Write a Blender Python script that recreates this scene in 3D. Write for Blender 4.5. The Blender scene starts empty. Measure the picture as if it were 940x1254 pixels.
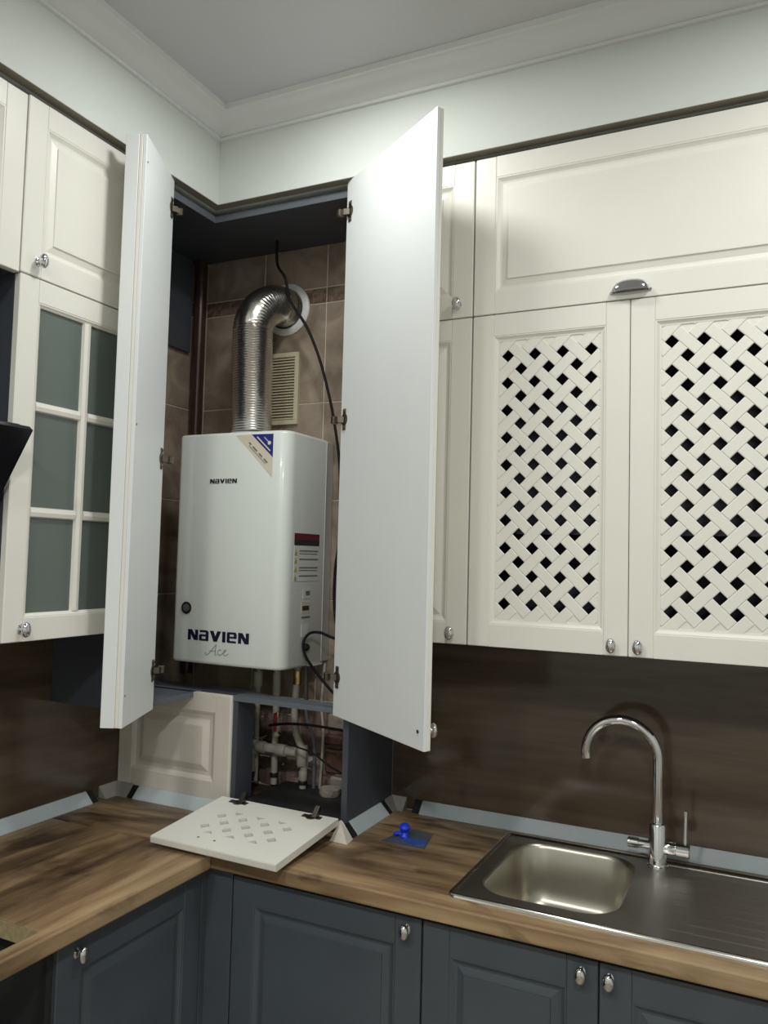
import bpy, bmesh, math, random
from mathutils import Vector, Matrix
random.seed(7)
S = bpy.context.scene
COL = S.collection
PI = math.pi

# ------------------------------------------------------------ camera
CX, CY, CZ = 1.91026, -2.32815, 1.67972
YAW, PITCH, ROLL, FPX = 0.450119, 0.0567214, 0.0252139, 979.4284
def make_camera():
    cy, sy = math.cos(YAW), math.sin(YAW); cp, sp = math.cos(PITCH), math.sin(PITCH)
    fwd = Vector((-sy*cp, cy*cp, sp)); right = Vector((cy, sy, 0)); up = right.cross(fwd)
    cr, sr = math.cos(ROLL), math.sin(ROLL)
    r2 = cr*right + sr*up; u2 = -sr*right + cr*up; b = -fwd
    cd = bpy.data.cameras.new('camera'); co = bpy.data.objects.new('camera', cd); COL.objects.link(co)
    co.matrix_world = Matrix(((r2.x, u2.x, b.x, CX), (r2.y, u2.y, b.y, CY), (r2.z, u2.z, b.z, CZ), (0, 0, 0, 1)))
    cd.sensor_fit = 'VERTICAL'; cd.sensor_height = 36.0; cd.lens = FPX/1254*36.0
    cd.clip_start = 0.05; cd.clip_end = 50
    S.camera = co
make_camera()

# ------------------------------------------------------------ world, lights, exposure
w = bpy.data.worlds.new('world'); S.world = w; w.use_nodes = True
w.node_tree.nodes['Background'].inputs[0].default_value = (0.8, 0.9, 1.0, 1)
w.node_tree.nodes['Background'].inputs[1].default_value = 0.02
def downlight(x, y, watts, size=0.11, z=3.045, col=(0.992, 1.0, 0.970), spread=172):
    ld = bpy.data.lights.new('ceiling_spot', 'AREA'); ld.shape = 'DISK'; ld.size = size
    ld.energy = watts; ld.color = col; ld.spread = math.radians(spread)
    lo = bpy.data.objects.new('ceiling_spot', ld); COL.objects.link(lo); lo.location = (x, y, z)
downlight(0.95, -0.80, 5.4, 0.18)
downlight(2.15, -1.00, 7.6, 0.18)
downlight(0.95, -2.80, 17, 0.22)
downlight(2.10, -2.90, 23, 0.22)
vs = S.view_settings
vs.view_transform = 'Standard'; vs.look = 'None'; vs.exposure = 0.36; vs.gamma = 1.0; vs.use_curve_mapping = False

# ------------------------------------------------------------ materials
MATS = {}
def nt(name):
    m = bpy.data.materials.new(name); m.use_nodes = True
    t = m.node_tree; b = t.nodes['Principled BSDF']
    MATS[name] = m
    return m, t, b
def mat(name, col, rough=0.5, metal=0.0, var=0.0, vscale=20, bump=0.0, bscale=60, coat=0.0, spec=None, stretch=(1, 1, 1)):
    m, t, b = nt(name)
    b.inputs['Base Color'].default_value = (*col, 1); b.inputs['Roughness'].default_value = rough
    b.inputs['Metallic'].default_value = metal
    if coat: b.inputs['Coat Weight'].default_value = coat; b.inputs['Coat Roughness'].default_value = 0.08
    if spec is not None: b.inputs['Specular IOR Level'].default_value = spec
    N, L = t.nodes.new, t.links.new
    tc = N('ShaderNodeTexCoord'); mp = N('ShaderNodeMapping'); mp.inputs['Scale'].default_value = stretch
    L(tc.outputs['Object'], mp.inputs['Vector'])
    n = N('ShaderNodeTexNoise'); n.inputs['Scale'].default_value = vscale; n.inputs['Detail'].default_value = 4
    L(mp.outputs[0], n.inputs['Vector'])
    if var > 0:
        r = N('ShaderNodeValToRGB')
        r.color_ramp.elements[0].position = 0.3; r.color_ramp.elements[1].position = 0.7
        r.color_ramp.elements[0].color = (*[c*(1-var) for c in col], 1)
        r.color_ramp.elements[1].color = (*[min(1, c*(1+var)) for c in col], 1)
        L(n.outputs['Fac'], r.inputs[0]); L(r.outputs[0], b.inputs['Base Color'])
    if bump > 0:
        n2 = N('ShaderNodeTexNoise'); n2.inputs['Scale'].default_value = bscale; n2.inputs['Detail'].default_value = 5
        L(mp.outputs[0], n2.inputs['Vector'])
        bp = N('ShaderNodeBump'); bp.inputs['Strength'].default_value = bump; bp.inputs['Distance'].default_value = 0.01
        L(n2.outputs['Fac'], bp.inputs['Height']); L(bp.outputs[0], b.inputs['Normal'])
    return m
def wood(name, axis, cols, rough, across=14.0, along=1.3, knots=True, bump=0.05, spec=0.5, off=(0, 0, 0), patches=True):
    m, t, b = nt(name)
    N, L = t.nodes.new, t.links.new
    tc = N('ShaderNodeTexCoord'); mp = N('ShaderNodeMapping')
    sc = [across, across, across]; sc[axis] = along
    mp.inputs['Scale'].default_value = sc; mp.inputs['Location'].default_value = off
    L(tc.outputs['Object'], mp.inputs['Vector'])
    n = N('ShaderNodeTexNoise'); n.inputs['Scale'].default_value = 1.0; n.inputs['Detail'].default_value = 7; n.inputs['Roughness'].default_value = 0.62; n.inputs['Distortion'].default_value = 0.6
    L(mp.outputs[0], n.inputs['Vector'])
    mp2 = N('ShaderNodeMapping'); sc2 = [across*4, across*4, across*4]; sc2[axis] = along*2.2
    mp2.inputs['Scale'].default_value = sc2; L(tc.outputs['Object'], mp2.inputs['Vector'])
    n2 = N('ShaderNodeTexNoise'); n2.inputs['Scale'].default_value = 1.0; n2.inputs['Detail'].default_value = 4; L(mp2.outputs[0], n2.inputs['Vector'])
    mx = N('ShaderNodeMix'); mx.data_type = 'FLOAT'; mx.inputs[0].default_value = 0.32
    L(n.outputs['Fac'], mx.inputs[2]); L(n2.outputs['Fac'], mx.inputs[3])
    r = N('ShaderNodeValToRGB'); e = r.color_ramp.elements
    ps = [0.32, 0.44, 0.54, 0.68]
    e[0].position = ps[0]; e[0].color = (*cols[0], 1); e[1].position = ps[3]; e[1].color = (*cols[3], 1)
    for p, c in ((ps[1], cols[1]), (ps[2], cols[2])):
        q = e.new(p); q.color = (*c, 1)
    L(mx.outputs[0], r.inputs[0])
    out = r.outputs[0]
    if knots:
        mp3 = N('ShaderNodeMapping'); sc3 = [7.0, 7.0, 7.0]; sc3[axis] = 2.6
        mp3.inputs['Scale'].default_value = sc3; mp3.inputs['Location'].default_value = (0.37, 0.81, 0.2); L(tc.outputs['Object'], mp3.inputs['Vector'])
        v = N('ShaderNodeTexNoise'); v.inputs['Scale'].default_value = 1.0; v.inputs['Detail'].default_value = 6; v.inputs['Distortion'].default_value = 1.4
        L(mp3.outputs[0], v.inputs['Vector'])
        r2 = N('ShaderNodeValToRGB'); r2.color_ramp.elements[0].position = 0.56; r2.color_ramp.elements[0].color = (1, 1, 1, 1)
        r2.color_ramp.elements[1].position = 0.68; r2.color_ramp.elements[1].color = (0.35, 0.3, 0.27, 1)
        L(v.outputs['Fac'], r2.inputs[0])
        ml = N('ShaderNodeMix'); ml.data_type = 'RGBA'; ml.blend_type = 'MULTIPLY'; ml.inputs[0].default_value = 1.0
        L(out, ml.inputs[6]); L(r2.outputs[0], ml.inputs[7]); out = ml.outputs[2]
    if patches:      # board-sized lighter and darker areas of the print
        mp4 = N('ShaderNodeMapping'); sc4 = [5.5, 5.5, 0.01]; sc4[axis] = 1.5
        mp4.inputs['Scale'].default_value = sc4; mp4.inputs['Location'].default_value = (off[0]*1.7+.3, off[1]*.9+.55, 0); L(tc.outputs['Object'], mp4.inputs['Vector'])
        v4 = N('ShaderNodeTexNoise'); v4.inputs['Scale'].default_value = 1.0; v4.inputs['Detail'].default_value = 3; v4.inputs['Distortion'].default_value = 0.5
        L(mp4.outputs[0], v4.inputs['Vector'])
        r4 = N('ShaderNodeValToRGB'); r4.color_ramp.elements[0].position = 0.36; r4.color_ramp.elements[0].color = (0.42, 0.41, 0.42, 1)
        r4.color_ramp.elements[1].position = 0.58; r4.color_ramp.elements[1].color = (1.12, 1.10, 1.06, 1)
        L(v4.outputs['Fac'], r4.inputs[0])
        m4 = N('ShaderNodeMix'); m4.data_type = 'RGBA'; m4.blend_type = 'MULTIPLY'; m4.inputs[0].default_value = 1.0
        L(out, m4.inputs[6]); L(r4.outputs[0], m4.inputs[7]); out = m4.outputs[2]
    L(out, b.inputs['Base Color'])
    b.inputs['Roughness'].default_value = rough; b.inputs['Specular IOR Level'].default_value = spec
    bp = N('ShaderNodeBump'); bp.inputs['Strength'].default_value = bump; bp.inputs['Distance'].default_value = 0.003
    L(mx.outputs[0], bp.inputs['Height']); L(bp.outputs[0], b.inputs['Normal'])
    return m
mat('paint_wall', (0.69, 0.72, 0.685), 0.85, var=0.02, vscale=3, bump=0.04, bscale=120)
mat('paint_ceiling', (0.60, 0.60, 0.625), 0.9, var=0.015, vscale=2)
mat('paint_cornice', (0.76, 0.77, 0.77), 0.7)
mat('soffit_dark', (0.22, 0.20, 0.15), 0.6, var=0.1, vscale=6)
mat('chipboard', (0.34, 0.27, 0.14), 0.8, var=0.2, vscale=90)
mat('floor_tile', (0.30, 0.24, 0.18), 0.4, var=0.15, vscale=4)
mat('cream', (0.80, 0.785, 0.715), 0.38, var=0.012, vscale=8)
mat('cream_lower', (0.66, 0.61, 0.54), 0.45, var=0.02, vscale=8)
mat('door_back', (0.79, 0.815, 0.815), 0.42, var=0.012, vscale=5)
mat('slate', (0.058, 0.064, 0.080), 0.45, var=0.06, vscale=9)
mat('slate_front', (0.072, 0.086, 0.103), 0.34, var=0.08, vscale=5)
mat('slate_edge', (0.125, 0.14, 0.16), 0.45)
mat('chrome', (0.70, 0.70, 0.72), 0.08, 1.0)
mat('hinge_metal', (0.17, 0.15, 0.12), 0.34, 1.0, var=0.1, vscale=60)
mat('steel', (0.46, 0.44, 0.39), 0.36, 1.0, var=0.05, vscale=6, bump=0.01, bscale=300, stretch=(0.05, 1, 1))
mat('steel_rim', (0.62, 0.60, 0.56), 0.16, 1.0)
mat('steel_bowl', (0.52, 0.49, 0.42), 0.32, 1.0, var=0.04, vscale=12)
mat('boiler_white', (0.79, 0.83, 0.79), 0.30, var=0.01, vscale=3, coat=0.25)
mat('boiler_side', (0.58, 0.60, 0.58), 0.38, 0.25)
mat('black_plastic', (0.012, 0.012, 0.014), 0.42)
mat('lens_grey', (0.10, 0.10, 0.11), 0.3)
mat('ink_navy', (0.008, 0.008, 0.03), 0.4)
mat('ink_grey', (0.16, 0.16, 0.17), 0.5)
mat('ink_black', (0.03, 0.03, 0.03), 0.5)
mat('label_blue', (0.012, 0.016, 0.20), 0.35)
mat('label_beige', (0.70, 0.64, 0.52), 0.5)
mat('label_white', (0.75, 0.75, 0.74), 0.5)
mat('label_red', (0.16, 0.02, 0.025), 0.45)
mat('label_yellow', (0.50, 0.38, 0.05), 0.5)
mat('cable_black', (0.006, 0.006, 0.007), 0.65, spec=0.25)
mat('white_plastic', (0.78, 0.78, 0.76), 0.4)
mat('grille_cream', (0.62, 0.56, 0.40), 0.45)
mat('grille_shadow', (0.16, 0.14, 0.09), 0.7)
mat('pipe_white', (0.36, 0.34, 0.29), 0.5, var=0.12, vscale=14)
mat('pipe_brown', (0.045, 0.020, 0.016), 0.32, var=0.2, vscale=10)
mat('brass', (0.55, 0.42, 0.20), 0.35, 1.0, var=0.1, vscale=40)
mat('red_plastic', (0.30, 0.03, 0.03), 0.45)
mat('dark_board', (0.018, 0.018, 0.020), 0.6)
mat('rubber_grey', (0.10, 0.10, 0.11), 0.6)
mat('trim_film', (0.47, 0.53, 0.55), 0.25, var=0.06, vscale=9)
mat('trim_corner', (0.30, 0.29, 0.27), 0.5)
mat('trim_beige', (0.60, 0.55, 0.47), 0.5)
mat('hood_black', (0.006, 0.006, 0.010), 0.16)
mat('grout', (0.70, 0.61, 0.50), 0.9, var=0.08, vscale=40)
mat('rough_plaster', (0.20, 0.14, 0.11), 0.95, var=0.5, vscale=11, bump=1.0, bscale=26)
mat('brick_red', (0.11, 0.05, 0.036), 0.9, var=0.35, vscale=30, bump=0.6, bscale=60)
mat('plaster_pale', (0.36, 0.31, 0.26), 0.95, var=0.3, vscale=24, bump=0.7, bscale=50)
mat('blue_plastic', (0.012, 0.05, 0.75), 0.3)
mat('film_grey', (0.09, 0.11, 0.13), 0.18)
mat('film_blue', (0.05, 0.10, 0.42), 0.2)
def tile_mat(name, c0, c1, rough=0.35, scale=9):
    m, t, b = nt(name); N, L = t.nodes.new, t.links.new
    tc = N('ShaderNodeTexCoord'); oi = N('ShaderNodeObjectInfo')
    ad = N('ShaderNodeVectorMath'); ad.operation = 'ADD'
    L(tc.outputs['Object'], ad.inputs[0]); L(oi.outputs['Location'], ad.inputs[1])
    n = N('ShaderNodeTexNoise'); n.inputs['Scale'].default_value = scale; n.inputs['Detail'].default_value = 6; n.inputs['Distortion'].default_value = 0.8
    L(ad.outputs[0], n.inputs['Vector'])
    r = N('ShaderNodeValToRGB'); r.color_ramp.elements[0].position = 0.3; r.color_ramp.elements[1].position = 0.72
    r.color_ramp.elements[0].color = (*c0, 1); r.color_ramp.elements[1].color = (*c1, 1)
    L(n.outputs['Fac'], r.inputs[0]); L(r.outputs[0], b.inputs['Base Color']); b.inputs['Roughness'].default_value = rough
tile_mat('tile_brown', (0.18, 0.138, 0.10), (0.42, 0.335, 0.26))
tile_mat('tile_border', (0.09, 0.055, 0.04), (0.32, 0.22, 0.16), 0.3, 45)
W_LIGHT = [(0.085, 0.052, 0.030), (0.19, 0.122, 0.066), (0.31, 0.212, 0.118), (0.46, 0.345, 0.205)]
wood('worktop_wood_x', 0, W_LIGHT, 0.40, across=9.0, along=1.1)
wood('worktop_wood_y', 1, W_LIGHT, 0.40, across=9.0, along=1.1, off=(3, 1, 0))
W_DARK = [(0.045, 0.030, 0.020), (0.075, 0.052, 0.034), (0.10, 0.072, 0.049), (0.13, 0.098, 0.067)]
wood('splash_wood_x', 0, W_DARK, 0.12, across=7.0, along=0.9, knots=False, bump=0.0, patches=False)
wood('splash_wood_y', 1, W_DARK, 0.17, across=7.0, along=0.9, knots=False, bump=0.0, patches=False, off=(2, 5, 0))
def glass_mat(name):
    m, t, b = nt(name)
    b.inputs['Base Color'].default_value = (0.165, 0.20, 0.18, 1); b.inputs['Roughness'].default_value = 0.22
    b.inputs['Transmission Weight'].default_value = 0.25; b.inputs['IOR'].default_value = 1.45
    n = t.nodes.new('ShaderNodeTexNoise'); n.inputs['Scale'].default_value = 400
    bp = t.nodes.new('ShaderNodeBump'); bp.inputs['Strength'].default_value = 0.03; bp.inputs['Distance'].default_value = 0.001
    t.links.new(n.outputs['Fac'], bp.inputs['Height']); t.links.new(bp.outputs[0], b.inputs['Normal'])
glass_mat('frosted_glass')
def alu_mat():
    m, t, b = nt('aluminium_foil')
    b.inputs['Base Color'].default_value = (0.62, 0.60, 0.55, 1); b.inputs['Metallic'].default_value = 1.0; b.inputs['Roughness'].default_value = 0.27
    n = t.nodes.new('ShaderNodeTexNoise'); n.inputs['Scale'].default_value = 30; n.inputs['Detail'].default_value = 3
    tc = t.nodes.new('ShaderNodeTexCoord'); t.links.new(tc.outputs['Object'], n.inputs['Vector'])
    bp = t.nodes.new('ShaderNodeBump'); bp.inputs['Strength'].default_value = 0.25; bp.inputs['Distance'].default_value = 0.006
    t.links.new(n.outputs['Fac'], bp.inputs['Height']); t.links.new(bp.outputs[0], b.inputs['Normal'])
alu_mat()

# ------------------------------------------------------------ helpers
class MB:
    def __init__(s): s.v = []; s.f = []
    def add(s, vs, fs):
        o = len(s.v); s.v += [tuple(v) for v in vs]; s.f += [tuple(i+o for i in f) for f in fs]; return s
    def box(s, x0, x1, y0, y1, z0, z1, bev=0.0):
        if x1 < x0: x0, x1 = x1, x0
        if y1 < y0: y0, y1 = y1, y0
        if z1 < z0: z0, z1 = z1, z0
        if bev <= 0:
            return s.add([(x0,y0,z0),(x1,y0,z0),(x1,y1,z0),(x0,y1,z0),(x0,y0,z1),(x1,y0,z1),(x1,y1,z1),(x0,y1,z1)],
                         [(0,3,2,1),(4,5,6,7),(0,1,5,4),(1,2,6,5),(2,3,7,6),(3,0,4,7)])
        b = min(bev, (x1-x0)*.45, (y1-y0)*.45, (z1-z0)*.45)
        bm = bmesh.new()
        bmesh.ops.create_cube(bm, size=1.0, matrix=Matrix.Translation(((x0+x1)/2,(y0+y1)/2,(z0+z1)/2)) @ Matrix.Diagonal((x1-x0,y1-y0,z1-z0,1)))
        bmesh.ops.bevel(bm, geom=bm.edges[:], offset=b, segments=1, affect='EDGES')
        bm.verts.index_update()
        s.add([v.co[:] for v in bm.verts], [[v.index for v in f.verts] for f in bm.faces]); bm.free(); return s
    def prism(s, poly, axis, a, b):
        # poly: 2D points counter-clockwise; extruded along axis from a to b
        n = len(poly)
        def P(p, h):
            return {0: (h, p[0], p[1]), 1: (p[0], h, p[1]), 2: (p[0], p[1], h)}[axis]
        return s.add([P(p, a) for p in poly]+[P(p, b) for p in poly],
                     [tuple(range(n))[::-1], tuple(range(n, 2*n))]+[(i, (i+1)%n, (i+1)%n+n, i+n) for i in range(n)])
    def rings(s, rings, cap0=True, cap1=True, closed=True):
        n = len(rings[0]); vs = [p for r in rings for p in r]; fs = []
        for k in range(len(rings)-1):
            for i in range(n if closed else n-1):
                j = (i+1) % n; fs.append((k*n+i, k*n+j, (k+1)*n+j, (k+1)*n+i))
        if cap0: fs.append(tuple(range(n))[::-1])
        if cap1: fs.append(tuple(range((len(rings)-1)*n, len(rings)*n)))
        return s.add(vs, fs)
    def lathe(s, prof, base, axis=(0,0,1), n=20, sx=1.0, sy=1.0, up=None):
        a = Vector(axis).normalized(); r = Vector(up) if up else (Vector((0,0,1)) if abs(a.z) < .9 else Vector((1,0,0)))
        u = (r - a*r.dot(a)).normalized(); v = a.cross(u); b = Vector(base)
        R = [[b+a*h+u*(math.cos(2*PI*i/n)*rr*sy)+v*(math.sin(2*PI*i/n)*rr*sx) for i in range(n)] for rr, h in prof]
        return s.rings(R)
    def tube(s, pts, r, n=10, smooth=6, ripple=None, cap=True):
        P = [Vector(p) for p in pts]
        if smooth > 1 and len(P) > 2:
            Q = []
            for i in range(len(P)-1):
                p0 = P[max(i-1, 0)]; p1 = P[i]; p2 = P[i+1]; p3 = P[min(i+2, len(P)-1)]
                for k in range(smooth):
                    t = k/smooth
                    Q.append(0.5*((2*p1)+(p2-p0)*t+(2*p0-5*p1+4*p2-p3)*t*t+(3*p1-p0-3*p2+p3)*t**3))
            Q.append(P[-1]); P = Q
        T = [((P[min(i+1, len(P)-1)]-P[max(i-1, 0)]).normalized()) for i in range(len(P))]
        u = T[0].orthogonal().normalized(); R = []; L = 0.0
        for i, p in enumerate(P):
            if i: L += (p-P[i-1]).length
            u = (u - T[i]*u.dot(T[i])).normalized(); v = T[i].cross(u)
            rr = r(i/(len(P)-1)) if callable(r) else r
            if ripple: rr += ripple[0]*(1 if i % 2 else -1)
            R.append([p+u*(math.cos(2*PI*k/n)*rr)+v*(math.sin(2*PI*k/n)*rr) for k in range(n)])
        return s.rings(R, cap, cap)
    def build(s, name, mname, parent=None, smooth=False, label=None, bevel=0.0):
        me = bpy.data.meshes.new(name); me.from_pydata([tuple(v) for v in s.v], [], s.f); me.update()
        bm = bmesh.new(); bm.from_mesh(me); bmesh.ops.recalc_face_normals(bm, faces=bm.faces[:]); bm.to_mesh(me); bm.free()
        return obj(name, me, mname, parent, smooth, label, bevel)
def obj(name, me, mname, parent=None, smooth=False, label=None, bevel=0.0):
    if mname and not me.materials: me.materials.append(MATS[mname])
    if smooth:
        for p in me.polygons: p.use_smooth = True
        me.set_sharp_from_angle(angle=math.radians(38))
    o = bpy.data.objects.new(name, me); COL.objects.link(o)
    if parent: o.parent = parent
    if label: o['label'] = label
    if bevel:
        bv = o.modifiers.new('bevel', 'BEVEL'); bv.width = bevel; bv.segments = 2; bv.limit_method = 'ANGLE'; bv.angle_limit = math.radians(50)
    return o
def tag(o, label, cat, group=None):
    o['label'] = label; o['category'] = cat
    if group: o['group'] = group
    return o
def thing(name, label, cat, loc=(0,0,0), rz=0.0, group=None):
    o = bpy.data.objects.new(name, None); COL.objects.link(o); o.location = loc; o.rotation_euler = (0, 0, rz)
    o.empty_display_size = 0.05
    return tag(o, label, cat, group)
def struct(o): o['kind'] = 'structure'; return o
def rrect(x0, x1, y0, y1, r, n=6):
    out = []
    for cx, cy, a0 in ((x1-r, y1-r, 0), (x0+r, y1-r, PI/2), (x0+r, y0+r, PI), (x1-r, y0+r, 3*PI/2)):
        for k in range(n+1):
            a = a0 + PI/2*k/n; out.append((cx+r*math.cos(a), cy+r*math.sin(a)))
    return out
def plate_holes(outer, holes, z0, z1, hole_sides=True):
    """flat plate (outer polygon, polygonal holes) between z0 and z1"""
    mb = MB()
    for z in (z0, z1):
        bm = bmesh.new(); es = []
        for loop in [outer]+holes:
            vs = [bm.verts.new((p[0], p[1], z)) for p in loop]
            es += [bm.edges.new((vs[i], vs[(i+1) % len(vs)])) for i in range(len(vs))]
        bmesh.ops.triangle_fill(bm, edges=es, use_beauty=True)
        bm.verts.index_update()
        mb.add([v.co[:] for v in bm.verts], [[v.index for v in f.verts] for f in bm.faces]); bm.free()
    for loop in [outer]+(holes if hole_sides else []):
        n = len(loop)
        mb.add([(p[0], p[1], z0) for p in loop]+[(p[0], p[1], z1) for p in loop], [(i, (i+1) % n, (i+1) % n+n, i+n) for i in range(n)])
    return mb
def weld(o, d=1e-5):
    bm = bmesh.new(); bm.from_mesh(o.data); bmesh.ops.remove_doubles(bm, verts=bm.verts[:], dist=d)
    bmesh.ops.recalc_face_normals(bm, faces=bm.faces[:]); bm.to_mesh(o.data); bm.free(); return o
# ------------------------------------------------------------ the room
U = 0.318          # front of the wall cabinet doors
SF = 0.336         # front of the boxed-in wall above them
ZS, ZC = 2.783, 3.06
RX, RY = 3.6, -4.2
struct(MB().box(-0.2, RX+.1, RY-.1, 0.2, -0.1, 0.0).build('floor', 'floor_tile'))
struct(MB().box(-0.2, RX+.1, RY-.1, 0.2, ZC, ZC+.1).build('ceiling', 'paint_ceiling'))
wall_back = struct(MB().box(-0.112, RX+.1, 0.0045, 0.2, 0, ZC).build('wall_back', 'paint_wall'))
wall_left = struct(MB().box(-0.2, -0.0045, RY-.1, 0.2, 0, ZC).build('wall_left', 'paint_wall'))
struct(MB().box(RX, RX+.1, RY-.1, 0.0045, 0, ZC).build('wall_right', 'paint_wall'))
struct(MB().box(-0.0045, RX, RY-.1, RY, 0, ZC).build('wall_front', 'paint_wall'))
# boxed-in wall above the cabinets (L plan)
L_out = [(-.0045, RY), (SF, RY), (SF, -SF), (RX, -SF), (RX, .0045), (-.0045, .0045)]
struct(MB().prism(L_out, 2, ZS, ZC).build('wall_upper', 'paint_wall'))
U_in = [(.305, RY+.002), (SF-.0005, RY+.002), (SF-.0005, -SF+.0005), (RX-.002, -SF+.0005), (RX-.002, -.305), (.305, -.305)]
struct(MB().prism(U_in, 2, ZS-.0014, ZS-.0001).build('soffit_underside', 'soffit_dark'))  # thin dark sheet added over the underside of the boxed-in wall
# cornice, swept round the inner corner
prof = [(0, 2.985), (.010, 2.985), (.012, 2.992), (.008, 2.996), (.014, 3.000), (.022, 3.010), (.033, 3.022), (.046, 3.031),
        (.058, 3.036), (.062, 3.042), (.068, 3.044), (.070, ZC), (0, ZC)]
ra = [(SF+p, RY+.001, z) for p, z in prof]; rb = [(SF+p, -SF-p, z) for p, z in prof]; rc = [(RX-.001, -SF-p, z) for p, z in prof]
o = MB().rings([ra, rb, rc]).build('trim_1', 'paint_cornice', smooth=True); struct(o)
# tiles inside the boiler corner: pieces of the walls
TZ = [1.20, 1.533, 1.866, 2.20, 2.545, 2.60, 2.765]
tile_cache = {}
def tile(parent, ax, a0, a1, z0, z1, border):
    g = 0.0020
    key = (ax, round(a1-a0, 3), round(z1-z0, 3), border)
    if key not in tile_cache:
        hw, hz = (a1-a0)/2-g, (z1-z0)/2-g
        mb = MB()
        if ax == 0: mb.box(-hw, hw, -.0014, .0014, -hz, hz, .0006)
        else: mb.box(-.0014, .0014, -hw, hw, -hz, hz, .0006)
        me = bpy.data.meshes.new('tile'); me.from_pydata(mb.v, [], mb.f); me.update()
        me.materials.append(MATS['tile_border' if border else 'tile_brown']); tile_cache[key] = me
    o = bpy.data.objects.new('border_tile' if border else 'tile', tile_cache[key]); COL.objects.link(o); o.parent = parent
    o.location = ((a0+a1)/2, .0030, (z0+z1)/2) if ax == 0 else (-.0030, (a0+a1)/2, (z0+z1)/2)
for k in range(len(TZ)-1):
    border = abs(TZ[k]-2.545) < 1e-6
    XS = [-.0028, .037, .291, .546, .801, .836] if not border else [-.0028, .037, .291, .546, .801, .836]
    for i in range(len(XS)-1): tile(wall_back, 0, XS[i], XS[i+1], TZ[k], TZ[k+1], border)
    YS = [-.602, -.505, -.252, .0028]
    for i in range(len(YS)-1): tile(wall_left, 1, YS[i], YS[i+1], TZ[k], TZ[k+1], border)
MB().box(-.004, .836, .0040, .0052, TZ[0], TZ[-1]).build('grout_bed', 'grout', wall_back)
MB().box(-.0052, -.0040, -.602, .004, TZ[0], TZ[-1]).build('grout_bed', 'grout', wall_left)
# bare masonry low in the corner
def rough_sheet(name, ax, a0, a1, z0, z1, parent):
    n, m = 26, 16; vs = []; fs = []
    for j in range(m+1):
        for i in range(n+1):
            a = a0+(a1-a0)*i/n; z = z0+(z1-z0)*j/m
            dd = 0.004+0.010*random.random()
            vs.append((a, .010-dd, z) if ax == 0 else (-.010+dd, a, z))
    for j in range(m):
        for i in range(n):
            q = j*(n+1)+i; fs.append((q, q+1, q+n+2, q+n+1))
    return MB().add(vs, fs).build(name, 'rough_plaster', parent, smooth=False)
rough_sheet('rough_plaster', 0, 0.0, .80, .90, 1.198, wall_back)
rough_sheet('rough_plaster', 1, -.30, .0, .90, 1.198, wall_left)
for x0, x1, z0, z1, mm in ((.59, .665, 1.065, 1.098, 'brick_red'), (.668, .702, 1.062, 1.10, 'plaster_pale'), (.605, .69, 1.118, 1.165, 'plaster_pale'),
                           (.60, .70, .975, 1.05, 'brick_red'), (.70, .78, 1.01, 1.06, 'brick_red'), (.62, .70, .925, .965, 'plaster_pale'), (.71, .79, 1.07, 1.13, 'brick_red')):
    MB().box(x0, x1, -.018, .010, z0, z1, .006).build('brick', mm, wall_back)

# ------------------------------------------------------------ knob, doors
def knob_mesh():
    mb = MB()
    mb.lathe([(.0105, 0), (.0105, .002), (.006, .004), (.0052, .012), (.0068, .015), (.0138, .017), (.0158, .021), (.0140, .0262), (.008, .0292), (.002, .0302)],
             (0, 0, 0), (0, -1, 0), 20, sx=.80, sy=1.16)
    me = bpy.data.meshes.new('knob'); me.from_pydata([tuple(v) for v in mb.v], [], mb.f); me.update()
    bm = bmesh.new(); bm.from_mesh(me); bmesh.ops.recalc_face_normals(bm, faces=bm.faces[:]); bm.to_mesh(me); bm.free()
    for p in me.polygons: p.use_smooth = True
    me.set_sharp_from_angle(angle=math.radians(50)); me.materials.append(MATS['chrome']); return me
KNOB = knob_mesh()
def knob(parent, x, y, z):
    o = bpy.data.objects.new('knob', KNOB); COL.objects.link(o); o.parent = parent; o.location = (x, y, z); o['label'] = 'oval chrome knob'; return o
def rect_ring(x0, x1, z0, z1, i, y): return [(x0+i, y, z0+i), (x1-i, y, z0+i), (x1-i, y, z1-i), (x0+i, y, z1-i)]
T = 0.020
def frame_pieces(d, W, H, s, m, t0, t1):
    """two stiles and two rails on the door's front, joints showing as fine lines"""
    for x0, x1 in ((0, s), (W-s, W)): MB().box(x0, x1, -t1, -t0, 0, H, .0018).build('stile', m, d)
    for z0, z1 in ((0, s), (H-s, H)): MB().box(s, W-s, -t1+.0002, -t0, z0, z1, .0010).build('rail', m, d)
def panel_door(parent, W, H, x, y, z, m='cream', s=.058, back=None):
    """raised-panel door; local origin lower left of its back, front towards -y"""
    d = MB().box(0, W, -.010, 0, 0, H, .0008).build('door', back or m, parent); d.location = (x, y, z)
    frame_pieces(d, W, H, s, m, .010, T)
    R = [(s, -T+.0012), (s+.003, -T+.0012), (s+.006, -T+.0035), (s+.012, -T+.0075), (s+.017, -T+.0085), (s+.019, -T+.0078), (s+.033, -T+.0040), (s+.0345, -T+.0008), (s+.038, -T+.0006)]
    mb = MB().rings([rect_ring(0, W, 0, H, s, -.010)]+[rect_ring(0, W, 0, H, i, yy) for i, yy in R], cap0=False)
    mb.build('panel', m, d)
    return d
def moulding(W, H, s, lip, y_back):
    R = [(s, -T+.0012), (s+.003, -T+.0014), (s+.006, -T+.004), (s+.010, -T+.0065), (s+lip, -T+.007), (s+lip, y_back), (s, y_back), (s, -T+.0012)]
    mb = MB().rings([rect_ring(0, W, 0, H, i, yy) for i, yy in R], cap0=False, cap1=False)
    return mb
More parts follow.
